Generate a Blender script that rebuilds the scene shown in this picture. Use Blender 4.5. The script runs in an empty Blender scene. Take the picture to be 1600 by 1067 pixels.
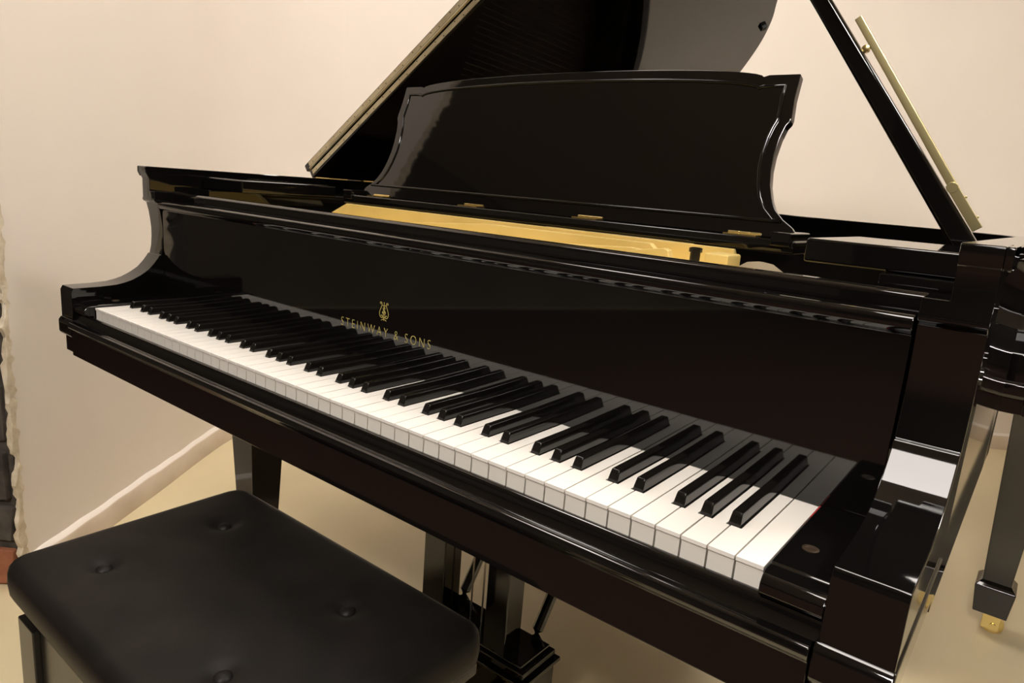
import bpy, bmesh, math, random
from mathutils import Vector, Matrix
random.seed(7)
S = bpy.context.scene
COL = S.collection

# ------------------------------------------------------------------ camera
cam = bpy.data.cameras.new('camera'); cam_o = bpy.data.objects.new('camera', cam); COL.objects.link(cam_o)
cam.sensor_width = 36.0; cam.lens = 1090.2/1600*36.0; cam.clip_start = 0.02
cam_o.location = (1.3570, -0.5199, 1.0069)
cam_o.rotation_euler = (1.3532, -0.0770, 0.6714)
S.camera = cam_o
# ------------------------------------------------------------------ world, exposure
w = bpy.data.worlds.new('world'); S.world = w; w.use_nodes = True
w.node_tree.nodes['Background'].inputs[0].default_value = (1.0, 0.8, 0.6, 1)
w.node_tree.nodes['Background'].inputs[1].default_value = 0.02
S.view_settings.view_transform = 'Standard'; S.view_settings.look = 'None'
S.view_settings.gamma = 1.0; S.view_settings.use_curve_mapping = False
S.view_settings.exposure = 2.03
LAMP_COLOR = (1.0, 0.925, 0.86)

# ------------------------------------------------------------------ materials
def mat(name, col, rough=.5, metal=0., spec=.5, coat=0., emit=None, strength=0., ior=1.5):
    m = bpy.data.materials.new(name); m.use_nodes = True
    b = m.node_tree.nodes['Principled BSDF']
    b.inputs['Base Color'].default_value = (*col, 1)
    b.inputs['Roughness'].default_value = rough
    b.inputs['Metallic'].default_value = metal
    b.inputs['Specular IOR Level'].default_value = spec
    b.inputs['IOR'].default_value = ior
    b.inputs['Coat Weight'].default_value = coat
    if emit:
        b.inputs['Emission Color'].default_value = (*emit, 1)
        b.inputs['Emission Strength'].default_value = strength
    return m
def noise_col(m, c0, c1, scale=8., detail=4., lo=.35, hi=.65, coords='Object', bump=0., bscale=None, rough=None):
    nt = m.node_tree; b = nt.nodes['Principled BSDF']
    tc = nt.nodes.new('ShaderNodeTexCoord')
    n = nt.nodes.new('ShaderNodeTexNoise'); n.inputs['Scale'].default_value = scale; n.inputs['Detail'].default_value = detail
    r = nt.nodes.new('ShaderNodeValToRGB')
    r.color_ramp.elements[0].position = lo; r.color_ramp.elements[0].color = (*c0, 1)
    r.color_ramp.elements[1].position = hi; r.color_ramp.elements[1].color = (*c1, 1)
    nt.links.new(tc.outputs[coords], n.inputs['Vector']); nt.links.new(n.outputs['Fac'], r.inputs['Fac'])
    nt.links.new(r.outputs['Color'], b.inputs['Base Color'])
    if bump:
        n2 = nt.nodes.new('ShaderNodeTexNoise'); n2.inputs['Scale'].default_value = bscale or scale*6; n2.inputs['Detail'].default_value = 3
        bp = nt.nodes.new('ShaderNodeBump'); bp.inputs['Strength'].default_value = bump; bp.inputs['Distance'].default_value = .004
        nt.links.new(tc.outputs[coords], n2.inputs['Vector']); nt.links.new(n2.outputs['Fac'], bp.inputs['Height'])
        nt.links.new(bp.outputs['Normal'], b.inputs['Normal'])
    if rough:
        mr = nt.nodes.new('ShaderNodeMapRange'); mr.inputs['To Min'].default_value = rough[0]; mr.inputs['To Max'].default_value = rough[1]
        nt.links.new(n.outputs['Fac'], mr.inputs['Value']); nt.links.new(mr.outputs['Result'], b.inputs['Roughness'])
    return m
M = {}
M['lacquer'] = mat('black_lacquer', (.0032, .0029, .0027), rough=.04, spec=.64)
M['satin'] = mat('satin_black', (.008, .007, .006), rough=.25)
M['ivory'] = mat('ivory_white', (.83, .80, .74), rough=.22)
M['keyfront'] = mat('key_front_white', (.74, .71, .64), rough=.3)
M['ebony'] = mat('ebony_black', (.007, .006, .005), rough=.13)
M['brass'] = mat('brass', (.83, .66, .28), rough=.25, metal=1.)
M['pale_brass'] = mat('pale_brass', (.80, .70, .36), rough=.3, metal=1.)
M['gold'] = noise_col(mat('bronze_gold_paint', (.72, .54, .19), rough=.42, metal=.25), (.68, .51, .17), (.75, .57, .21), scale=12)
M['gilt'] = mat('gold_leaf_inlay', (.62, .52, .16), rough=.45, metal=.3)
M['hinge_strip'] = noise_col(mat('aged_brass_strip', (.5, .42, .26), rough=.42, metal=.75), (.50, .42, .27), (.66, .58, .40), scale=30)
M['leather'] = noise_col(mat('black_leather', (.012, .010, .009), rough=.45, spec=.15), (.008, .007, .006), (.012, .010, .009), scale=20, bump=.08, bscale=900)
M['soundboard'] = noise_col(mat('soundboard_wood', (.10, .05, .02), rough=.5), (.018, .010, .005), (.04, .021, .010), scale=20)
M['felt'] = mat('red_felt', (.35, .02, .02), rough=.9)
M['steel'] = mat('steel_wire', (.25, .22, .18), rough=.3, metal=1.)
M['wall'] = noise_col(mat('painted_wall', (.80, .74, .66), rough=.75), (.79, .725, .645), (.83, .765, .685), scale=1.3, detail=5, bump=.05, bscale=60)
M['dimwall'] = noise_col(mat('dim_brown_wall', (.08, .066, .052), rough=.7), (.07, .058, .045), (.09, .075, .059), scale=1.5)
M['sidewall'] = noise_col(mat('side_room_wall', (.19, .16, .12), rough=.7), (.17, .14, .105), (.21, .175, .135), scale=1.5)
M['skirting'] = noise_col(mat('skirting_paint', (.62, .52, .40), rough=.6), (.56, .46, .34), (.68, .58, .46), scale=6)
M['ceiling'] = mat('ceiling_paint', (.70, .64, .56), rough=.8)
M['floor'] = noise_col(mat('polished_screed', (.50, .44, .32), rough=.4), (.62, .525, .325), (.71, .61, .395), scale=2.2, detail=8, lo=.3, hi=.7, rough=(.32, .5))
M['stone'] = noise_col(mat('dark_rubble', (.05, .045, .04), rough=.9), (.018, .015, .013), (.075, .064, .052), scale=14, bump=.5, bscale=40)
M['mortar'] = noise_col(mat('old_mortar', (.20, .17, .13), rough=.95), (.03, .026, .02), (.07, .06, .048), scale=30, bump=.6, bscale=90)
M['plaster'] = noise_col(mat('broken_plaster', (.62, .54, .40), rough=.9), (.52, .44, .31), (.70, .62, .48), scale=40, bump=.5, bscale=120)
M['brick'] = noise_col(mat('old_brick', (.25, .09, .04), rough=.9), (.20, .07, .03), (.32, .12, .06), scale=20)
M['lamp_frame'] = mat('lamp_frame_white', (.75, .72, .66), rough=.4)
M['rug'] = noise_col(mat('russet_carpet', (.075, .034, .019), rough=.95), (.064, .029, .016), (.088, .040, .022), scale=60, bump=.3, bscale=400)
M['rubber'] = mat('black_rubber', (.008, .008, .008), rough=.6)

# ------------------------------------------------------------------ mesh helpers
def obj(name, bm, m, parent=None, bevel=0., seg=2, smooth=35, loc=None, fix=True):
    if fix: bmesh.ops.recalc_face_normals(bm, faces=bm.faces)
    if bevel:
        ed = [e for e in bm.edges if len(e.link_faces) == 2 and e.calc_face_angle(0) > math.radians(30)]
        bmesh.ops.bevel(bm, geom=ed, offset=bevel, segments=seg, profile=.5, affect='EDGES', clamp_overlap=True)
    me = bpy.data.meshes.new(name); bm.to_mesh(me); bm.free()
    for p in me.polygons: p.use_smooth = True
    me.set_sharp_from_angle(angle=math.radians(smooth))
    wn = bool(bevel)
    for mm in (m if isinstance(m, list) else [m]): me.materials.append(mm)
    o = bpy.data.objects.new(name, me); COL.objects.link(o)
    if wn:
        md = o.modifiers.new('weighted_normal', 'WEIGHTED_NORMAL'); md.keep_sharp = True; md.weight = 100
    if parent: o.parent = parent
    if loc: o.location = loc
    return o
def inst(o, parent=None, loc=None):
    c = o.copy(); COL.objects.link(c); c.parent = parent
    if loc: c.location = loc
    return c
def thing(name, label, cat, loc=(0, 0, 0), rz=0., group=None):
    o = bpy.data.objects.new(name, None); COL.objects.link(o); o.location = loc; o.rotation_euler = (0, 0, rz)
    o.empty_display_size = .1
    return tag(o, label, cat, group)
def tag(o, label, cat, group=None):
    o['label'] = label; o['category'] = cat
    if group: o['group'] = group
    return o
def struct(name, bm, m, label=None, **k):
    o = obj(name, bm, m, **k); o['kind'] = 'structure'
    if label: o['label'] = label
    return o
def box(bm, x0, x1, y0, y1, z0, z1, mi=0, rot=None):
    v = [bm.verts.new(p) for p in ((x0,y0,z0),(x1,y0,z0),(x1,y1,z0),(x0,y1,z0),(x0,y0,z1),(x1,y0,z1),(x1,y1,z1),(x0,y1,z1))]
    if rot:
        for q in v: q.co = rot @ q.co
    for f in ((0,3,2,1),(4,5,6,7),(0,1,5,4),(1,2,6,5),(2,3,7,6),(3,0,4,7)):
        bm.faces.new([v[i] for i in f]).material_index = mi
    return v
def B(*a):
    bm = bmesh.new()
    if a: box(bm, *a)
    return bm
def prism(bm, pts, f0, f1, mi=0):
    """pts: closed 2D polygon; f0/f1 map (a,b) -> 3D for the two ends"""
    a = [bm.verts.new(f0(*p)) for p in pts]; b = [bm.verts.new(f1(*p)) for p in pts]; n = len(pts)
    fs = [bm.faces.new(a), bm.faces.new(b[::-1])]
    for i in range(n): fs.append(bm.faces.new((a[i], b[i], b[(i+1) % n], a[(i+1) % n])))
    for f in fs: f.material_index = mi
    return a, b
def xprism(bm, yz, x0, x1, mi=0): return prism(bm, yz, lambda y, z: (x0, y, z), lambda y, z: (x1, y, z), mi)
def zprism(bm, xy, z0, z1, mi=0): return prism(bm, xy, lambda x, y: (x, y, z0), lambda x, y: (x, y, z1), mi)
def tube(bm, pts, r, n=10, cap=True, ry=None):
    pts = [Vector(p) for p in pts]; rings = []
    rr = r if isinstance(r, (list, tuple)) else [r]*len(pts)
    up = Vector((0, 0, 1))
    for i, p in enumerate(pts):
        t = (pts[min(i+1, len(pts)-1)] - pts[max(i-1, 0)]).normalized()
        a = up if abs(t.dot(up)) < .95 else Vector((0, 1, 0))
        s = t.cross(a).normalized(); u = s.cross(t)
        rings.append([bm.verts.new(p + s*rr[i]*math.cos(2*math.pi*k/n) + u*rr[i]*math.sin(2*math.pi*k/n)) for k in range(n)])
    for i in range(len(rings)-1):
        for k in range(n): bm.faces.new((rings[i][k], rings[i][(k+1) % n], rings[i+1][(k+1) % n], rings[i+1][k]))
    if cap: bm.faces.new(rings[0][::-1]); bm.faces.new(rings[-1])
def lathe(bm, prof, c=(0, 0, 0), n=20, axis='z'):
    rings = []
    for r, h in prof:
        ring = []
        for k in range(n):
            a = 2*math.pi*k/n; x, y = r*math.cos(a), r*math.sin(a)
            p = {'z': (x, y, h), 'x': (h, x, y), 'y': (x, h, y)}[axis]
            ring.append(bm.verts.new((p[0]+c[0], p[1]+c[1], p[2]+c[2])))
        rings.append(ring)
    for i in range(len(rings)-1):
        for k in range(n): bm.faces.new((rings[i][k], rings[i][(k+1) % n], rings[i+1][(k+1) % n], rings[i+1][k]))
    bm.faces.new(rings[0][::-1]); bm.faces.new(rings[-1])
def frustum(bm, cx, cy, z0, z1, w0, d0, w1, d1):
    v = []
    for z, ww, dd in ((z0, w0, d0), (z1, w1, d1)):
        for sx, sy in ((-1,-1),(1,-1),(1,1),(-1,1)): v.append(bm.verts.new((cx+sx*ww/2, cy+sy*dd/2, z)))
    for f in ((0,3,2,1),(4,5,6,7),(0,1,5,4),(1,2,6,5),(2,3,7,6),(3,0,4,7)): bm.faces.new([v[i] for i in f])
def catmull(pts, n=6):
    P = [Vector((*p, 0)) for p in pts]; out = []
    for i in range(len(P)-1):
        p0, p1, p2, p3 = P[max(i-1, 0)], P[i], P[i+1], P[min(i+2, len(P)-1)]
        for k in range(n):
            t = k/n
            q = .5*((2*p1)+(p2-p0)*t+(2*p0-5*p1+4*p2-p3)*t*t+(3*p1-p0-3*p2+p3)*t**3)
            out.append((q.x, q.y))
    out.append(tuple(pts[-1])); return out
def offset(pts, d):
    """shift an open polyline to the right of its direction by d"""
    out = []
    for i, p in enumerate(pts):
        a = Vector(pts[max(i-1, 0)]); b = Vector(pts[min(i+1, len(pts)-1)]); t = (b-a).normalized()
        out.append((p[0]+t.y*d, p[1]-t.x*d))
    return out

# ------------------------------------------------------------------ the room (axes U along the left wall, N into the room)
U = Vector((-.569, .822, 0)).normalized(); N = Vector((U.y, -U.x, 0)); A0 = Vector((-.626, .29, 0))
def RP(s, q, z=0.): return A0 + U*s + N*q + Vector((0, 0, z))
SB = 1.41            # back wall
S_END = -.385         # end of the left wall
HC = 3.0             # ceiling height
RAD = .9             # the far left corner is rounded
Q1, S0, QM = 5.2, -5.4, -3.2

def rquad_prism(bm, sq, z0, z1, mi=0):
    prism(bm, sq, lambda s, q: RP(s, q, z0), lambda s, q: RP(s, q, z1), mi)
bm = bmesh.new(); rquad_prism(bm, [(S0-.2, QM-.2), (SB+.3, QM-.2), (SB+.3, Q1+.2), (S0-.2, Q1+.2)], -.1, 0.)
struct('floor', bm, M['floor'], 'smooth beige screed floor under the pianos')
bm = bmesh.new(); rquad_prism(bm, [(S0-.2, QM-.2), (SB+.3, QM-.2), (SB+.3, Q1+.2), (S0-.2, Q1+.2)], HC, HC+.1)
struct('ceiling', bm, M['ceiling'])
arc = [(SB-RAD+RAD*math.sin(math.pi/2*k/24), RAD-RAD*math.cos(math.pi/2*k/24)) for k in range(25)]
TH = .34
bm = bmesh.new(); rquad_prism(bm, [(S_END, 0)]+arc[:13]+[(SB+.2, -TH), (S_END+.02, -TH), (S_END+.02, -.010)], 0, HC)
wall_left = struct('wall_left', bm, M['wall'], 'cream painted wall behind the bass end of the piano', smooth=30)
bm = bmesh.new(); rquad_prism(bm, arc[12:]+[(SB, Q1), (SB+.2, Q1), (SB+.2, -TH)], 0, HC)
struct('wall_back', bm, M['wall'], 'cream painted wall behind the raised piano lid', smooth=30)
bm = bmesh.new(); rquad_prism(bm, [(S0, Q1), (SB+.2, Q1), (SB+.2, Q1+.2), (S0, Q1+.2)], 0, HC); struct('wall_right', bm, M['wall'])
bm = bmesh.new(); rquad_prism(bm, [(S0-.2, QM), (S0, QM), (S0, Q1+.2), (S0-.2, Q1+.2)], 0, HC); struct('wall_front', bm, M['dimwall'])
bm = bmesh.new(); rquad_prism(bm, [(S0, QM-.2), (SB+.2, QM-.2), (SB+.2, QM), (S0, QM)], 0, HC); struct('wall_side', bm, M['sidewall'])
# skirting: a low wavy-topped band
def skirting(name, path, label):
    bm = bmesh.new(); rows = []
    for i, (s, q, ns, nq) in enumerate(path):
        h = .066 + .0012*math.sin(i*.5) + .0012*math.sin(i*1.3)
        t = .016 + .0015*math.sin(i*.43)
        rows.append([bm.verts.new(RP(s+ns*d, q+nq*d, zz)) for d, zz in ((t, 0), (t, h-.004), (t-.003, h), (.002, h+.009), (-.01, h+.011), (-.01, 0))])
    for a, b in zip(rows, rows[1:]):
        for k in range(6): bm.faces.new((a[k], a[(k+1) % 6], b[(k+1) % 6], b[k])).material_index = 1 if k in (2, 3) else 0
    bm.faces.new(rows[0]); bm.faces.new(rows[-1][::-1])
    o = struct(name, bm, [M['skirting'], M['wall']], label, smooth=60); return o
pl = [(S_END+.03+(SB-RAD-S_END-.03)*k/30, 0, 0, 1) for k in range(31)]
pl += [(s, q, -math.sin(math.pi/2*k/24), math.cos(math.pi/2*k/24)) for k, (s, q) in enumerate(arc)][1:13]
skirting('baseboard_left', pl, 'uneven plastered skirting along the left wall')
pb = [(s, q, -math.sin(math.pi/2*k/24), math.cos(math.pi/2*k/24)) for k, (s, q) in enumerate(arc)][12:]
pb += [(SB, RAD+(Q1-RAD)*k/40, -1, 0) for k in range(1, 41)]
skirting('baseboard_back', pb, 'plastered skirting along the wall behind the pianos')
# broken masonry end of the left wall
bm = bmesh.new(); rquad_prism(bm, [(S_END+.006, -.010), (S_END+.03, -.010), (S_END+.03, -TH), (S_END+.006, -TH)], 0, HC-.01)
obj('mortar_core', bm, M['mortar'], wall_left)
z = 0.; row = 0
while z < 2.4:
    h = random.uniform(.085, .16); q = -.008
    while q > -TH+.02:
        ww = random.uniform(.09, .17); q2 = max(q-ww, -TH)
        if q-q2 > .03:
            bm = bmesh.new(); d = random.uniform(-.004, .012)
            jit = lambda a: a+random.uniform(-.008, .008)
            prism(bm, [(jit(q-.006), jit(z+.006)), (jit(q2+.006), jit(z+.006)), (jit(q2+.004), jit(z+h-.008)), (jit(q-.006), jit(z+h-.008))],
                  lambda a, b: RP(S_END+.02, a, max(b, .001)), lambda a, b: RP(S_END-d, a*.97-.004, max(b, .001)))
            obj('brick' if row < 1 else 'stone', bm, M['brick'] if row < 1 else M['stone'], wall_left, bevel=.006, seg=2)
        q = q2
    z += h; row += 1
# ragged plaster edge: a strip with a wandering front edge
bm = bmesh.new(); ra = []
for k in range(221):
    zz = HC*.9*k/220
    rag = (rag if k else 0)*.7+random.uniform(-.006, .006); e = S_END - .004 + rag + random.uniform(-.003, .003)
    a = [RP(e, .001, zz), RP(S_END+.012+random.uniform(-.006, .008), .002, zz), RP(S_END+.02, -.004, zz), RP(e+.003, -.012+random.uniform(-.005, .004), zz)]
    ra.append([bm.verts.new(p) for p in a])
for a, b in zip(ra, ra[1:]):
    for k in range(4): bm.faces.new((a[k], a[(k+1) % 4], b[(k+1) % 4], b[k]))
bm.faces.new(ra[0]); bm.faces.new(ra[-1][::-1])
o = obj('plaster_edge', bm, M['plaster'], wall_left); o['label'] = 'crumbling plaster edge'

# ------------------------------------------------------------------ ceiling lamps (unseen panels, some of them added to lift dark areas)
def panel(name, label, x, y, sx, sy, power, rz=math.atan2(U.y, U.x)):
    t = thing(name, label, 'lamp', (x, y, HC), rz, 'ceiling light panels')
    bm = bmesh.new()
    for a in ((-sx/2, sx/2, -sy/2, -sy/2+.03), (-sx/2, sx/2, sy/2-.03, sy/2), (-sx/2, -sx/2+.03, -sy/2+.03, sy/2-.03), (sx/2-.03, sx/2, -sy/2+.03, sy/2-.03)):
        box(bm, a[0], a[1], a[2], a[3], -.05, 0)
    obj('frame', bm, M['lamp_frame'], t)
    obj('diffuser', B(-sx/2+.03, sx/2-.03, -sy/2+.03, sy/2-.03, -.042, -.02), mat('lamp_diffuser', (.9, .85, .75), rough=.6, emit=LAMP_COLOR, strength=power), t)
    return t
panel('ceiling_lamp', 'long ceiling light panel above the piano bench', 1.10, -.62, .5, 1.3, 3.4, 0.)
panel('ceiling_lamp', 'added square ceiling light panel in front of the keyboard', 1.5, -2.3, .62, .62, 31.)  # added for more frontal light on the key fronts
panel('ceiling_lamp', 'square ceiling light panel beyond the treble side of the piano', 2.6, 1.2, .62, .62, 18.)
panel('ceiling_lamp', 'added square ceiling light panel over the tail of the piano near the back wall', .30, 1.62, .62, .62, 5.3)  # added to brighten the back wall and the floor behind the piano
panel('ceiling_lamp', 'added square ceiling light panel over the bass side near the left wall', -.12, .42, .62, .62, 3.4)  # added to lift the left wall and the floor below it

# ------------------------------------------------------------------ grand piano case, shared by all the pianos
XL, XR, XC = -.100, 1.322, .611
OUT = catmull([(-.1, .2), (-.1, .6), (-.1, 1.0), (-.1, 1.42), (-.088, 1.55), (-.045, 1.65), (.03, 1.71), (.13, 1.752), (.25, 1.765), (.37, 1.757), (.47, 1.72), (.56, 1.664), (.637, 1.603), (.713, 1.530), (.774, 1.450), (.818, 1.370), (.872, 1.285), (.96, 1.2), (1.05, 1.145), (1.15, 1.09), (1.24, 1.02), (1.297, .945), (1.32, .86), (1.322, .76), (1.322, .6), (1.322, .4), (1.322, .2)], 5)
ARM_YZ = [(-.020, .705), (-.020, .757), (-.016, .764), (.0, .7645), (.03, .765), (.059, .767), (.075, .7705), (.089, .775), (.105, .783), (.12, .793), (.131, .8045), (.139, .815), (.1425, .8205), (.1455, .821), (.149, .836), (.1505, .855), (.1505, .872), (.149, .887), (.1465, .905), (.1425, .922), (.1365, .9255), (.1352, .929), (.1365, .9325)]
def rim(parent):
    bm = bmesh.new()
    prof = [(0, .648), (0, .700), (0, .965), (-.0035, .972), (-.006, .980), (-.006, .9905), (-.0045, .992), (.029, .992), (.030, .991), (.030, .648)]
    offs = [offset(OUT, d) for d, _ in prof]
    rings = [[bm.verts.new((offs[k][i][0], offs[k][i][1], prof[k][1])) for k in range(len(prof))] for i in range(len(OUT))]
    for a, b in zip(rings, rings[1:]):
        for k in range(len(prof)): bm.faces.new((a[k], a[(k+1) % len(prof)], b[(k+1) % len(prof)], b[k]))
    bm.faces.new(rings[0]); bm.faces.new(rings[-1][::-1])
    return obj('rim', bm, M['lacquer'], parent, smooth=30)
def arms(parent):
    for side in (0, 1):
        fx = (lambda x: x) if side == 0 else (lambda x: 2*XC-x)
        bm = bmesh.new()
        ups = [(.1365, .945), (.1365, .968), (.1335, .974), (.130, .981), (.130, .9905), (.1315, .992), (.2, .992), (.2, .945)]
        hi = ARM_YZ+ups+[(.2, .705)]; nh = len(hi); na = len(ARM_YZ)
        A_ = [bm.verts.new((fx(XL), y, z)) for y, z in hi]; B_ = [bm.verts.new((fx(XL+.030), y, z)) for y, z in hi]
        keep = list(range(na+1))+[nh-2, nh-1]
        C_ = {k: bm.verts.new((fx(XL+.050), *hi[k])) for k in keep}
        bm.faces.new(A_); bm.faces.new([C_[k] for k in keep]); bm.faces.new(B_[na:nh-1])
        for k in range(nh): bm.faces.new((A_[k], B_[k], B_[(k+1) % nh], A_[(k+1) % nh]))
        for a_, b_ in zip(keep, keep[1:]+keep[:1]): bm.faces.new((B_[a_], C_[a_], C_[b_], B_[b_]))
        # little cap moulding on the outside of the post
        xprism(bm, [(.130, .981), (.130, .9905), (.1315, .992), (.2, .992), (.2, .9725), (.134, .9725)], fx(XL-.006), fx(XL))
        o = obj('arm', bm, M['lacquer'], parent, bevel=.0016, seg=2, smooth=32)
        # base moulding below the arm
        bm = bmesh.new()
        xprism(bm, [(-.026, .678), (-.026, .700), (-.021, .706), (.2, .706), (.2, .672), (-.022, .672)], fx(XL-.0015), fx(XL+.052))
        obj('arm_base', bm, M['lacquer'], parent, bevel=.002, seg=2)
def keybed(parent):
    bm = bmesh.new()
    yz = [(-.024, .640), (-.024, .688), (-.029, .692), (-.031, .697), (-.029, .702), (-.024, .704), (.40, .704), (.40, .640)]
    xprism(bm, yz, XL+.053, XR-.053)
    box(bm, XL+.002, XL+.0525, -.016, .40, .640, .6715); box(bm, XR-.0525, XR-.002, -.016, .40, .640, .6715)
    return obj('keybed', bm, M['lacquer'], parent, bevel=.0012, seg=2, smooth=45)
def keyslip(parent):
    bm = bmesh.new()
    xprism(bm, [(-.020, .704), (-.016, .708), (-.0135, .713), (-.0125, .7165), (-.0095, .7185), (-.006, .7185), (-.0035, .7165), (-.003, .704)], XL+.0505, XR-.0505)
    return obj('key_slip', bm, M['lacquer'], parent, smooth=60)
_leg = {}
def legs(parent):
    for x, y in ((-.015, .337), (1.237, .337), (.33, 1.43)):
        if not _leg:
            bm = bmesh.new(); frustum(bm, 0, 0, .135, .600, .060, .060, .098, .098); box(bm, -.062, .062, -.062, .062, .600, .648)
            a = obj('leg', bm, M['lacquer'], parent, bevel=.002, loc=(x, y, 0))
            bm = bmesh.new(); frustum(bm, 0, 0, .055, .128, .072, .072, .086, .086); frustum(bm, 0, 0, .128, .142, .086, .086, .062, .062)
            b = obj('foot_block', bm, M['lacquer'], a, bevel=.002)
            bm = bmesh.new(); box(bm, -.012, .026, -.021, -.016, .012, .060); box(bm, -.012, .026, .016, .021, .012, .060); box(bm, -.026, .026, -.021, .021, .050, .0555)
            lathe(bm, [(.007, -.024), (.007, .024)], (.012, 0, .024), 10, 'y')
            c = obj('caster_fork', bm, M['brass'], a, bevel=.001)
            bm = bmesh.new(); lathe(bm, [(.016, -.014), (.0235, -.012), (.0235, .012), (.016, .014)], (.012, 0, .0235), 20, 'y')
            d = obj('caster_wheel', bm, M['brass'], a)
            _leg['o'] = (a, b, c, d)
        else:
            a = inst(_leg['o'][0], parent, (x, y, 0))
            for q in _leg['o'][1:]: inst(q, a)
def closed_grand(label, loc, rz):
    t = thing('grand_piano', label, 'piano', loc, rz)
    rim(t); arms(t); keybed(t); keyslip(t); legs(t)
    bm = bmesh.new(); zprism(bm, offset(OUT, .031), .66, .672); obj('bottom_board', bm, M['satin'], t)
    lo = offset(OUT, -.010); lo = [(XL-.01, .135)]+lo+[(XR+.01, .135)]
    bm = bmesh.new(); zprism(bm, lo, .9925, 1.013); obj('lid', bm, M['lacquer'], t, bevel=.004, seg=3)
    bm = bmesh.new(); xprism(bm, [(.0, .742), (.003, .752), (.10, .80), (.135, .83), (.142, .90), (.142, .915), (.15, .922), (.165, .92), (.165, .83), (.12, .785), (.03, .742)], XL+.052, XR-.052)
    obj('closed_fallboard', bm, M['lacquer'], t, bevel=.002, smooth=40)
    obj('stretcher', B(XL+.052, XR-.052, .17, .2, .80, .945), M['lacquer'], t, bevel=.003)
    obj('key_block', B(XL+.0505, XR-.0505, .0, .13, .704, .741), M['lacquer'], t, bevel=.003)
    return t

# ------------------------------------------------------------------ main piano
P = thing('grand_piano', 'black lacquered grand piano with raised lid and open keyboard', 'piano')
rim(P); arms(P); keybed(P); keyslip(P); legs(P)
# interior
INN = offset(OUT, .031)
bm = bmesh.new(); zprism(bm, INN, .80, .81); obj('soundboard', bm, M['soundboard'], P)
inr_o, inr_i = offset(OUT, .0305), offset(OUT, .060)
bm = bmesh.new(); zprism(bm, inr_o+inr_i[::-1], .82, .935); obj('inner_rim', bm, M['satin'], P)
# cast plate: web, ridges, struts
bm = bmesh.new(); zprism(bm, [(.09, .23), (1.25, .23), (1.25, .30), (1.02, .40), (.92, .62), (.72, .86), (.50, .86), (.22, .66), (.09, .5)], .900, .9225)
plate = obj('cast_plate', bm, M['gold'], P, bevel=.003)
def strut(x0, y0, x1, y1, w_=.026, z0=.915, z1=.943):
    bm = bmesh.new(); a = Vector((x0, y0, 0)); b = Vector((x1, y1, 0)); d = (b-a).normalized(); n = Vector((-d.y, d.x, 0))
    L = (b-a).length
    prof = [(0, z0), (0, z0+.004), (.03, z1-.005), (.05, z1), (L-.08, z1), (L-.05, z1-.012), (L, z0+.004), (L, z0)]
    prism(bm, prof, lambda s, zz: a+d*s+n*w_/2+Vector((0, 0, zz)), lambda s, zz: a+d*s-n*w_/2+Vector((0, 0, zz)))
    obj('plate_strut', bm, M['gold'], plate, bevel=.004, seg=3)
strut(.52, .60, .40, .98, z1=.930); strut(.80, .55, .70, .95, z1=.930)
for y0, y1, prof in ((.425, .437, [(.11, .92), (.17, .9475), (1.0, .9475), (1.01, .92)]),
                     (.374, .386, [(.34, .92), (.44, .9325), (.60, .9445), (.90, .9455), (.93, .92)]),
                     (.335, .347, [(.68, .92), (.73, .929), (.89, .9395), (.905, .9385), (.925, .92)]),
                     (.300, .313, [(.84, .92), (.92, .9405), (.958, .9465), (.964, .9445), (.972, .92)])):
    bm = bmesh.new(); prism(bm, prof, lambda x, z: (x, y0, z), lambda x, z: (x, y1, z)); obj('plate_rib', bm, M['gold'], plate, bevel=.0015)
bm = bmesh.new(); lathe(bm, [(.0065, .92), (.0065, .944), (.0085, .944), (.0085, .949), (.005, .950)], (.986, .335, 0), 14); obj('nose_bolt', bm, M['satin'], plate)
bm = bmesh.new(); box(bm, .998, 1.030, .335, .38, .92, .945); obj('plate_lug', bm, M['gold'], plate, bevel=.003)
bm = bmesh.new(); lathe(bm, [(.004, .9225), (.03, .9225), (.028, .930), (.016, .938), (.004, .940)], (1.062, .36, 0), 20); obj('felt_pad', bm, mat('grey_felt', (.20, .16, .10), .9), plate)
bm = bmesh.new()
for k in range(70):
    x = .0+1.15*k/69; y1 = 1.62-.85*max(0, (x-.45)); y0 = min(1.0, y1-.2)
    tube(bm, [(x, y0, .918), (x-.03*(1-x), y1-.12, .916)], .0007, 3, False)
o = obj('strings', bm, M['steel'], P); o['kind'] = 'stuff'
# key frame, key blocks
obj('key_frame', B(XL+.0505, XR-.0505, -.002, .3, .7042, .7085), M['satin'], P)
for x0, x1 in ((XL+.0505, -.0025), (1.2245, XR-.0505)):
    bm = bmesh.new()
    xprism(bm, [(-.012, .7190), (-.0155, .7195), (-.0175, .724), (-.017, .7305), (-.013, .7355), (-.007, .7375), (.004, .7378), (.006, .7395), (.149, .7395), (.149, .7085), (-.0025, .7085), (-.0025, .719)], x0, x1)
    kb = obj('key_block', bm, M['lacquer'], P, bevel=.001, smooth=45)
    xc = (x0+x1)/2-.006
    bm = bmesh.new(); lathe(bm, [(.0068, .7393), (.0068, .7400), (.0052, .7405), (.0036, .7401), (.001, .7400)], (xc, .049, 0), 20)
    obj('block_screw', bm, mat('dark_bronze', (.06, .04, .025), .4, .6), kb)
obj('name_felt', B(1.2225, 1.2244, .120, .150, .722, .7372), M['felt'], P)
obj('name_felt', B(-.0024, -.0005, .120, .150, .722, .7372), M['felt'], P)

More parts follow.
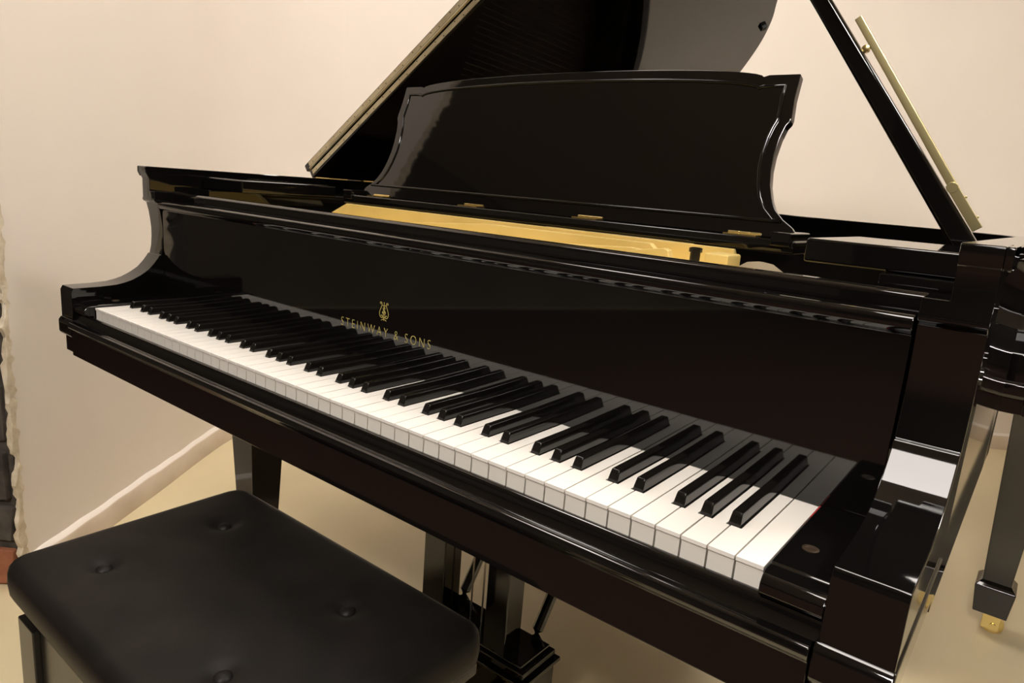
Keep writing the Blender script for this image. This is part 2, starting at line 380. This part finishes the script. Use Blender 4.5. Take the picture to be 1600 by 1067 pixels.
# keys
KW, KL, ZT = .0235, .150, .735
letters = [('A B C D E F G'.split())[k % 7] for k in range(52)]
boff = {'A': .0028, 'C': -.0022, 'D': .0022, 'F': -.0028, 'G': 0.}
BW = .0126      # slot width for a black key at the tail of the white keys
wk = {}
def white_mesh(l, first, last):
    g = .0007; x0, x1 = g, KW-g; yn = .050; yb = KL+.02
    prev = 'GABCDEF'['ABCDEFG'.index(l)]
    left_cut = (prev in boff) and not first; right_cut = (l in boff) and not last
    lx = x0 + (BW/2+boff[prev] if left_cut else 0); rx = x1 - (BW/2-boff[l] if right_cut else 0)
    pts = [(x0, 0), (x1, 0), (x1, yn if right_cut else yb)]
    if right_cut: pts += [(rx, yn), (rx, yb)]
    if left_cut: pts += [(lx, yb), (lx, yn), (x0, yn)]
    else: pts += [(x0, yb)]
    bm = bmesh.new()
    zprism(bm, pts, -.0035, 0, 0)
    ed = [e for e in bm.edges if len(e.link_faces) == 2 and e.calc_face_angle(0) > .5]
    bmesh.ops.bevel(bm, geom=ed, offset=.0008, segments=2, profile=.5, affect='EDGES', clamp_overlap=True)
    low = [(x+(.0002 if x == x0 else -.0002 if x == x1 else 0), max(y, .0014)) for x, y in pts]
    zprism(bm, low, -.0235, -.0030, 1)
    return bm
for k in range(52):
    l = letters[k]; key = (l, k == 0, k == 51)
    loc = (k*KW, 0, ZT - random.choice((0, 0, .0001, .0002)))
    if key not in wk: wk[key] = obj('white_key', white_mesh(*key), [M['ivory'], M['keyfront']], P, smooth=40, loc=loc)
    else: inst(wk[key], P, loc)
bk = None
def black_mesh():
    bm = bmesh.new()
    b0 = [(-.0056, .0), (.0056, .0), (.0056, .118), (-.0056, .118)]
    rows = [(-.020, .0057, 0.0000), (.0, .0057, 0.0), (.0085, .0048, .0035), (.0118, .0044, .0052)]
    rings = [[bm.verts.new(p) for p in ((-h, y, z), (h, y, z), (h, .118, z), (-h, .118, z))] for z, h, y in rows]
    for a, b in zip(rings, rings[1:]):
        for i in range(4): bm.faces.new((a[i], a[(i+1) % 4], b[(i+1) % 4], b[i]))
    bm.faces.new(rings[0][::-1]); bm.faces.new(rings[-1])
    return bm
for k in range(51):
    l = letters[k]
    if l in boff:
        loc = ((k+1)*KW+boff[l], .0505, ZT)
        if bk is None: bk = obj('black_key', black_mesh(), M['ebony'], P, bevel=.0011, seg=2, loc=loc, smooth=50)
        else: inst(bk, P, loc)

# fallboard with lettering and lyre emblem
bm = bmesh.new()
yz = [(.1512, .7356), (.1490, .9105), (.1465, .9115), (.1430, .914), (.1407, .918), (.1405, .9225), (.1425, .9265), (.1460, .9285), (.168, .9285), (.171, .926), (.171, .7362)]
xprism(bm, yz, XL+.0525, XR-.0525)
fb = obj('fallboard', bm, M['lacquer'], P, bevel=.0012, smooth=40)
cu = bpy.data.curves.new('lettering_curve', 'FONT'); cu.body = 'STEINWAY & SONS'; cu.size = .0190; cu.space_character = 1.45; cu.extrude = .00015
cu.resolution_u = 4; cu.offset = -.00045
to = bpy.data.objects.new('lettering_tmp', cu); COL.objects.link(to)
bpy.context.view_layer.update()
me = bpy.data.meshes.new_from_object(to.evaluated_get(bpy.context.evaluated_depsgraph_get()))
COL.objects.unlink(to); bpy.data.objects.remove(to)
xs = [v.co.x for v in me.vertices]; ys = [v.co.y for v in me.vertices]
sx = .192/(max(xs)-min(xs)); sy = .0130/(max(ys)-min(ys)); mx = min(xs); my = min(ys)
for v in me.vertices:
    x, y, zz = v.co; v.co = (.511+(x-mx)*sx, .15045-zz, .7815+(y-my)*sy)
me.materials.append(M['gilt'])
lt = bpy.data.objects.new('lettering', me); COL.objects.link(lt); lt.parent = fb
lt['label'] = 'gold lettering reading STEINWAY & SONS'
# emblem: ribbons drawn in the plane of the board (u right, v up, millimetres)
def ribbon(bm, pts, wd, close=False):
    wd *= .72; pts = catmull(pts, 5) if len(pts) > 2 else pts
    L_, R_ = offset(pts, -wd/2), offset(pts, wd/2)
    poly = L_+R_[::-1]; f = lambda yy: (lambda u, v: (.607+u*.00118, yy, .8050+v*.00094))
    n = len(pts)
    for yy in (.1499,):
        a = [bm.verts.new(f(yy)(*p)) for p in L_]; b = [bm.verts.new(f(yy)(*p)) for p in R_]
        for i in range(n-1): bm.faces.new((a[i], a[i+1], b[i+1], b[i]))
        a2 = [bm.verts.new(f(.1508)(*p)) for p in L_]; b2 = [bm.verts.new(f(.1508)(*p)) for p in R_]
        for i in range(n-1):
            bm.faces.new((a[i], a2[i], a2[i+1], a[i+1])); bm.faces.new((b[i], b[i+1], b2[i+1], b2[i]))
bm = bmesh.new()
for s in (-1, 1):
    ribbon(bm, [(s*x, y) for x, y in ((5.2, 26.0), (6.6, 25.2), (7.2, 26.6), (6.2, 28.0), (4.6, 27.6), (3.9, 25.6), (4.2, 22.5), (5.6, 18.6), (7.2, 14.8), (8.0, 11.0), (7.6, 7.4), (5.8, 4.6), (3.4, 3.9), (2.4, 5.6), (3.0, 7.6), (4.6, 7.8), (5.0, 6.6))], 1.15)
    ribbon(bm, [(s*x, y) for x, y in ((.3, 1.4), (1.8, 1.5), (3.4, .6), (4.8, -.2))], 1.3)
    ribbon(bm, [(s*1.05, 22.6), (s*1.05, 7.0)], .5)
    ribbon(bm, [(s*x, y) for x, y in ((.4, 3.2), (1.4, 4.6), (2.6, 5.2))], 1.0)
ribbon(bm, [(-4.4, 23.4), (4.4, 23.4)], 1.1); ribbon(bm, [(-3.4, 5.6), (3.4, 5.6)], .8)
ribbon(bm, [(0, 24.0), (0, 28.6)], .9); ribbon(bm, [(-.9, 27.6), (.9, 27.6)], 1.2); ribbon(bm, [(0, 22.6), (0, -.6)], .7)
ribbon(bm, [(2.0, 18.6), (1.0, 20.0), (-.8, 19.4), (-1.6, 17.4), (-.4, 15.8), (1.2, 15.0), (1.9, 13.2), (.8, 11.4), (-.9, 11.4), (-2.1, 12.8)], .8)
ribbon(bm, [(-2.4, 10.2), (-3.0, 12.2), (-2.2, 14.2)], .7); ribbon(bm, [(2.6, 9.8), (.6, 9.6), (-1.0, 9.0)], .6); ribbon(bm, [(1.8, 14.6), (2.9, 12.6), (2.4, 10.4)], .7)
o = obj('lyre_emblem', bm, M['gilt'], fb); o['label'] = 'gold lyre emblem'

# stretcher behind the fallboard
bm = bmesh.new(); xprism(bm, [(.176, .80), (.176, .936), (.178, .942), (.183, .945), (.196, .945), (.199, .942), (.199, .80)], XL+.0525, XR-.0505)
obj('stretcher', bm, M['lacquer'], P, bevel=.001, smooth=45)
# runners on both sides that carry the desk
for side in (0, 1):
    fx = (lambda x: x) if side == 0 else (lambda x: 2*XC-x)
    bm = bmesh.new(); xs = sorted((fx(XL+.031), fx(XL+.178))); box(bm, xs[0], xs[1], .245, .47, .955, .9795)
    obj('desk_runner', bm, M['satin'] if 0 else M['lacquer'], P, bevel=.003, seg=3)
    bm = bmesh.new(); xs = sorted((fx(XL+.031), fx(XL+.10))); box(bm, xs[0], xs[1], .22, .90, .928, .9545)
    obj('runner_rail', bm, M['lacquer'], P, bevel=.002)
# music shelf and desk
shelf = obj('music_shelf', B(.145, 1.077, .438, .66, .948, .9662), M['lacquer'], P, bevel=.003, seg=3)
for x0, x1 in ((.148, .175), (1.045, 1.072)): obj('shelf_stop', B(x0, x1, .434, .52, .957, .976), M['lacquer'], shelf, bevel=.002)
DB = Vector((XC, .475, .9665)); DV = Vector((0, .070, .222)).normalized(); DN = Vector((0, -DV.z, DV.y))   # towards the player
def desk_pt(a, h, d=0.): h *= 1.016; return DB + Vector((a, 0, 0)) + DV*h + DN*d
half = [(.457, .0), (.455, .006), (.4475, .0085), (.4495, .0125), (.446, .017), (.432, .026), (.418, .039), (.4085, .055), (.4015, .074), (.3975, .096), (.3965, .118), (.3985, .142), (.4025, .160), (.4065, .166), (.4075, .172), (.4045, .200), (.4045, .236), (.360, .236), (.352, .2335)]
top = [(.352*math.cos(math.pi*k/24), .2335+.0195*math.sin(math.pi*k/24)**1.0) for k in range(1, 24)]
outl = half + top + [(-a, h) for a, h in half[::-1]]
bm = bmesh.new(); prism(bm, outl, lambda a, h: desk_pt(a, h, 0), lambda a, h: desk_pt(a, h, -.016))
desk = obj('music_desk', bm, M['lacquer'], P, bevel=.0015, seg=2, smooth=30)
# raised frame on the desk's face: outer outline minus inner outline
def closed_offset(pts, d):
    n = len(pts); out = []
    for i in range(n):
        a, b = Vector(pts[i-1]), Vector(pts[(i+1) % n]); t = (b-a).normalized(); out.append((pts[i][0]-t.y*d, pts[i][1]+t.x*d))
    return out
ih = [(.430, .021), (.4185, .026), (.4035, .040), (.3935, .056), (.3870, .075), (.3825, .097), (.3815, .118), (.3835, .142), (.3870, .158), (.3900, .166), (.3910, .174), (.3885, .200), (.3880, .2205), (.355, .2205), (.350, .218)]
it = [(.350*math.cos(math.pi*k/24), .218+.0195*math.sin(math.pi*k/24)) for k in range(1, 24)]
def frame_ring(bm, scale_in):
    pass
inn = ih + it + [(-a, h) for a, h in ih[::-1]]
cen = Vector((0, .12))
bm = bmesh.new()
bandw = .0042
inn2 = closed_offset(inn, bandw)
rings = [(inn, .0002), (inn, .0016), (closed_offset(inn, bandw*.3), .0024), (closed_offset(inn, bandw*.7), .0024), (inn2, .0016), (inn2, .0002)]
vr = [[bm.verts.new(desk_pt(a, h, d)) for a, h in pts] for pts, d in rings]
n = len(inn)
for a, b in zip(vr, vr[1:]):
    for i in range(n): bm.faces.new((a[i], a[(i+1) % n], b[(i+1) % n], b[i]))
for i in range(n): bm.faces.new((vr[-1][i], vr[-1][(i+1) % n], vr[0][(i+1) % n], vr[0][i]))
obj('desk_moulding', bm, M['lacquer'], desk, smooth=60)
# base rail of the desk and its hinges
for x in (.2325, .487, .7405, .9975):
    bm = bmesh.new(); box(bm, x-.0235, x+.0235, .447, .468, .966, .9682)
    lathe(bm, [(.0024, -.0235), (.0024, -.008), (.0019, -.0075), (.0024, -.007), (.0024, .007), (.0019, .0075), (.0024, .008), (.0024, .0235)], (x, .4675, .9690), 10, 'x')
    obj('desk_hinge', bm, M['brass'], desk)

# lid: main leaf hinged on the bass side, front leaf folded back on top of it
TH_L = math.radians(34.3); HX, HZ = -.104, .994
def lidp(x, y, b):
    a = x-HX; return (HX+a*math.cos(TH_L)-b*math.sin(TH_L), y, HZ+a*math.sin(TH_L)+b*math.cos(TH_L))
YF = .542
lo = [p for p in offset(OUT, -.010) if p[1] > YF+.01]
lo = [(-.110, YF)]+lo+[(1.332, YF)]
bm = bmesh.new(); prism(bm, lo, lambda x, y: lidp(x, y, .0), lambda x, y: lidp(x, y, .019))
lid = obj('lid', bm, M['lacquer'], P, bevel=.003, seg=2, smooth=30)
bm = bmesh.new(); prism(bm, [(-.118, YF-.002), (-.118, YF+.37), (1.33, YF+.37), (1.33, YF-.002)], lambda x, y: lidp(x, y, .022), lambda x, y: lidp(x, y, .040))
flap = obj('front_lid_leaf', bm, M['lacquer'], P, bevel=.003, seg=2)
for par, b0, b1 in ((lid, .0045, .0150), (flap, .0255, .0360)):
    bm = bmesh.new()
    y0 = YF-.0018 if par is lid else YF-.0038
    prism(bm, [(-.098, b0), (1.315, b0), (1.315, b1), (-.098, b1)], lambda x, b: lidp(x, y0, b), lambda x, b: lidp(x, YF+.003, b))
    st = obj('hinge_leaf', bm, M['hinge_strip'], par)
    bm = bmesh.new()
    for k in range(46):
        x = -.08+1.37*k/45 + (.006 if k % 2 else 0); bb = b0+.0052+(.0022 if k % 2 else -.0022)
        c = lidp(x, y0, bb); lathe(bm, [(.0013, -.0004), (.0013, .001)], c, 6, 'y')
    s_ = obj('hinge_screws', bm, M['satin'], st); s_['kind'] = 'stuff'
# knuckle between the leaves
bm = bmesh.new(); tube(bm, [lidp(-.098, YF-.004, .0205), lidp(1.315, YF-.004, .0205)], .0028, 8); obj('hinge_knuckle', bm, M['hinge_strip'], lid)
# rubber bumper on the underside near the bent side
for x, y in ((.756, 1.451), (1.25, .75), (.2, 1.66)):
    bm = bmesh.new(); p = [(x-.011, y), (x, y-.011), (x+.011, y), (x, y+.011)]
    prism(bm, p, lambda a, b: lidp(a, b, -.009), lambda a, b: lidp(a, b, .001)); obj('bumper', bm, M['rubber'], lid, bevel=.001)
for y in (.72, 1.3):     # lid hinges on the bass rim
    obj('lid_hinge', B(-.082, -.070, y-.05, y+.05, .9915, .9945), M['brass'], lid)
bm = bmesh.new(); box(bm, -.0985, -.045, .545, .60, .9915, .9945); obj('lid_hinge', bm, M['brass'], lid, bevel=.0008)

# lid prop: long black stick and the short brass one beside it
PY = .65
base = Vector((1.264, PY, .950)); tip = Vector((.795, PY, 1.593)); pd = (tip-base).normalized(); pn = Vector((pd.z, 0, -pd.x))
bm = bmesh.new()
def bar(bm, a, b, w0, w1, t0, t1, side=Vector((0, 1, 0))):
    d = (b-a).normalized(); n = side.cross(d).normalized()
    v = []
    for p, ww, tt in ((a, w0, t0), (b, w1, t1)):
        for sx_, sy_ in ((-1,-1),(1,-1),(1,1),(-1,1)): v.append(bm.verts.new(p+n*sx_*ww/2+side*sy_*tt/2))
    for f in ((0,3,2,1),(4,5,6,7),(0,1,5,4),(1,2,6,5),(2,3,7,6),(3,0,4,7)): bm.faces.new([v[i] for i in f])
bar(bm, base, tip, .030, .021, .022, .020)
prop = obj('lid_prop', bm, M['lacquer'], P, bevel=.005, seg=3)
off = pn*.0255
bm = bmesh.new(); bar(bm, base+pd*.105+pn*.0235, base+pd*.398+pn*.029, .0115, .0105, .008, .008)
sp = obj('short_prop', bm, M['pale_brass'], prop, bevel=.0012)
bm = bmesh.new(); bar(bm, base+pd*.045+pn*.0225, base+pd*.118+pn*.0225, .013, .013, .012, .012)
c = base+pd*.112+pn*.0225
lathe(bm, [(.0075, -.0075), (.0075, .0065), (.005, .0075)], c, 14, 'y')
for q in (.060, .092):
    cc = base+pd*q+pn*.030; lathe(bm, [(.002, -.002), (.002, .002)], cc, 8, 'y')
obj('prop_bracket', bm, M['pale_brass'], prop, bevel=.0006)
bm = bmesh.new(); cc = base+pd*.352+pn*.0175; lathe(bm, [(.002, -.005), (.0055, -.004), (.0055, .004), (.002, .005)], cc, 12, 'y'); obj('prop_button', bm, M['brass'], prop)

# pedal lyre
lyre = obj('pedal_box', B(.470, .758, .368, .470, .085, .175), M['lacquer'], P, bevel=.004)
bm = bmesh.new(); box(bm, .462, .766, .360, .478, .150, .1585); box(bm, .480, .748, .374, .464, .175, .183); obj('box_moulding', bm, M['lacquer'], lyre, bevel=.003)
for x0, x1 in ((.501, .557), (.661, .711)):
    obj('lyre_post', B(x0, x1, .370, .418, .183, .640), M['lacquer'], lyre, bevel=.003)
for x in (.583, .611, .639):
    bm = bmesh.new(); tube(bm, [(x, .425, .17), (x, .425, .66)], .0018, 8); obj('pedal_rod', bm, M['steel'], lyre)
for x in (.53, .715):
    bm = bmesh.new(); tube(bm, [(x, .462, .178), (x, .467, .196), (x+.004*(1 if x > .6 else -1), .78, .66)], [.015, .011, .010], 10); obj('lyre_brace', bm, M['lacquer'], lyre)
for x in (.545, .611, .677):
    bm = bmesh.new(); xs_ = [(x-.009, .375, .094), (x, .330, .090), (x+.009, .375, .094)]
    zprism(bm, [(x-.008, .38), (x-.010, .330), (x-.016, .300), (x-.012, .275), (x, .268), (x+.012, .275), (x+.016, .300), (x+.010, .330), (x+.008, .38)], .088, .096)
    obj('pedal', bm, M['brass'], lyre, bevel=.002)

# ------------------------------------------------------------------ the other pianos
closed_grand('black closed grand piano at the right edge, its brass caster leg in view', (1.398, 1.19, 0), 0.)

# ------------------------------------------------------------------ bench
bt = thing('piano_bench', 'black leather piano bench with four button tufts before the keyboard', 'bench', (.618, -.089, 0), 0.)
HX2, HY2 = .277, .173
tufts = [(-.165, -.090), (-.165, .078), (.130, -.092), (.130, .072)]
bm = bmesh.new(); NX, NY = 84, 56
def cush(u, v):
    # u,v in -1..1 ; rounded rectangle, puffed top
    x, y = u*HX2, v*HY2; rc = .03
    dx = max(abs(x)-(HX2-rc), 0); dy = max(abs(y)-(HY2-rc), 0); dd = math.hypot(dx, dy)
    if dd > rc and dx > 0 and dy > 0:
        x = math.copysign(HX2-rc+dx*rc/dd, x); y = math.copysign(HY2-rc+dy*rc/dd, y)
    e = min(HX2-abs(x), HY2-abs(y)); 
    if dx > 0 and dy > 0: e = rc-min(dd, rc)
    r = .013; edge = 0 if e > r else -(r-math.sqrt(max(r*r-(r-e)**2, 0)))
    z = .480+.006*(1-u**4)*(1-v**4)+edge
    for tx, ty in tufts:
        d2 = (x-tx)**2+(y-ty)**2; z -= .008*math.exp(-d2/(2*.010**2)) + .002*math.exp(-d2/(2*.030**2))
    return x, y, z
g = [[bm.verts.new(cush(math.sin(math.pi/2*(-1+2*i/NX)) if 0 else (-1+2*i/NX), -1+2*j/NY)) for j in range(NY+1)] for i in range(NX+1)]
for i in range(NX):
    for j in range(NY): bm.faces.new((g[i][j], g[i+1][j], g[i+1][j+1], g[i][j+1]))
bd = [g[i][0] for i in range(NX+1)]+[g[NX][j] for j in range(1, NY+1)]+[g[i][NY] for i in range(NX-1, -1, -1)]+[g[0][j] for j in range(NY-1, 0, -1)]
low = []
prevr = bd
for zz, s_ in ((.452, 1.004), (.438, .998), (.432, .985)):
    rg = [bm.verts.new((q.co.x*s_, q.co.y*s_, zz)) for q in bd]
    for i in range(len(bd)): bm.faces.new((prevr[i], prevr[(i+1) % len(bd)], rg[(i+1) % len(bd)], rg[i]))
    prevr = rg
bm.faces.new(prevr)
cushion = obj('cushion', bm, M['leather'], bt, smooth=60)
for tx, ty in tufts:
    bm = bmesh.new(); lathe(bm, [(.0105, -.004), (.0105, .000), (.0095, .003), (.006, .0052), (.002, .006)], (0, 0, 0), 20)
    obj('button', bm, M['leather'], cushion, loc=(tx, ty, cush(tx/HX2, ty/HY2)[2]+.002), smooth=60)
obj('seat_board', B(-.27, .27, -.162, .162, .415, .4325), M['satin'], bt, bevel=.002)
FX, FY = .250, .166
for sx_ in (-1, 1):
    for sy_ in (-1, 1):
        cx, cy = sx_*(FX-.026), sy_*(FY-.026)
        obj('leg', B(cx-.026, cx+.026, cy-.026, cy+.026, .0, .405), M['satin'], bt, bevel=.002)
for sy_ in (-1, 1): obj('apron', B(-FX+.053, FX-.053, sy_*(FY-.018)-.010, sy_*(FY-.018)+.010, .30, .405), M['satin'], bt, bevel=.002)
for sx_ in (-1, 1): obj('apron', B(sx_*(FX-.018)-.010, sx_*(FX-.018)+.010, -FY+.053, FY-.053, .30, .405), M['satin'], bt, bevel=.002)
obj('lift_mechanism', B(-.2, .2, -.11, .11, .36, .4148), M['satin'], bt, bevel=.004)
for sx_ in (-1, 1):
    bm = bmesh.new(); lathe(bm, [(.008, sx_*.235), (.008, sx_*.262), (.026, sx_*.262), (.030, sx_*.270), (.030, sx_*.285), (.024, sx_*.292)], (0, 0, .345), 20, 'x'); obj('height_knob', bm, M['satin'], bt)

# ------------------------------------------------------------------ unseen rug added to tint and darken the reflections in the lacquer
bm = bmesh.new(); rquad_prism(bm, [(1.10, -3.1), (-5.35, -3.1), (-5.35, 5.15), (-4.62, 5.15)], 0., .008)
rg = tag(obj('added_carpet', bm, M['rug'], bevel=.003), 'dark russet rug added in front of the keyboard to tint the lacquer reflections', 'added_carpet')
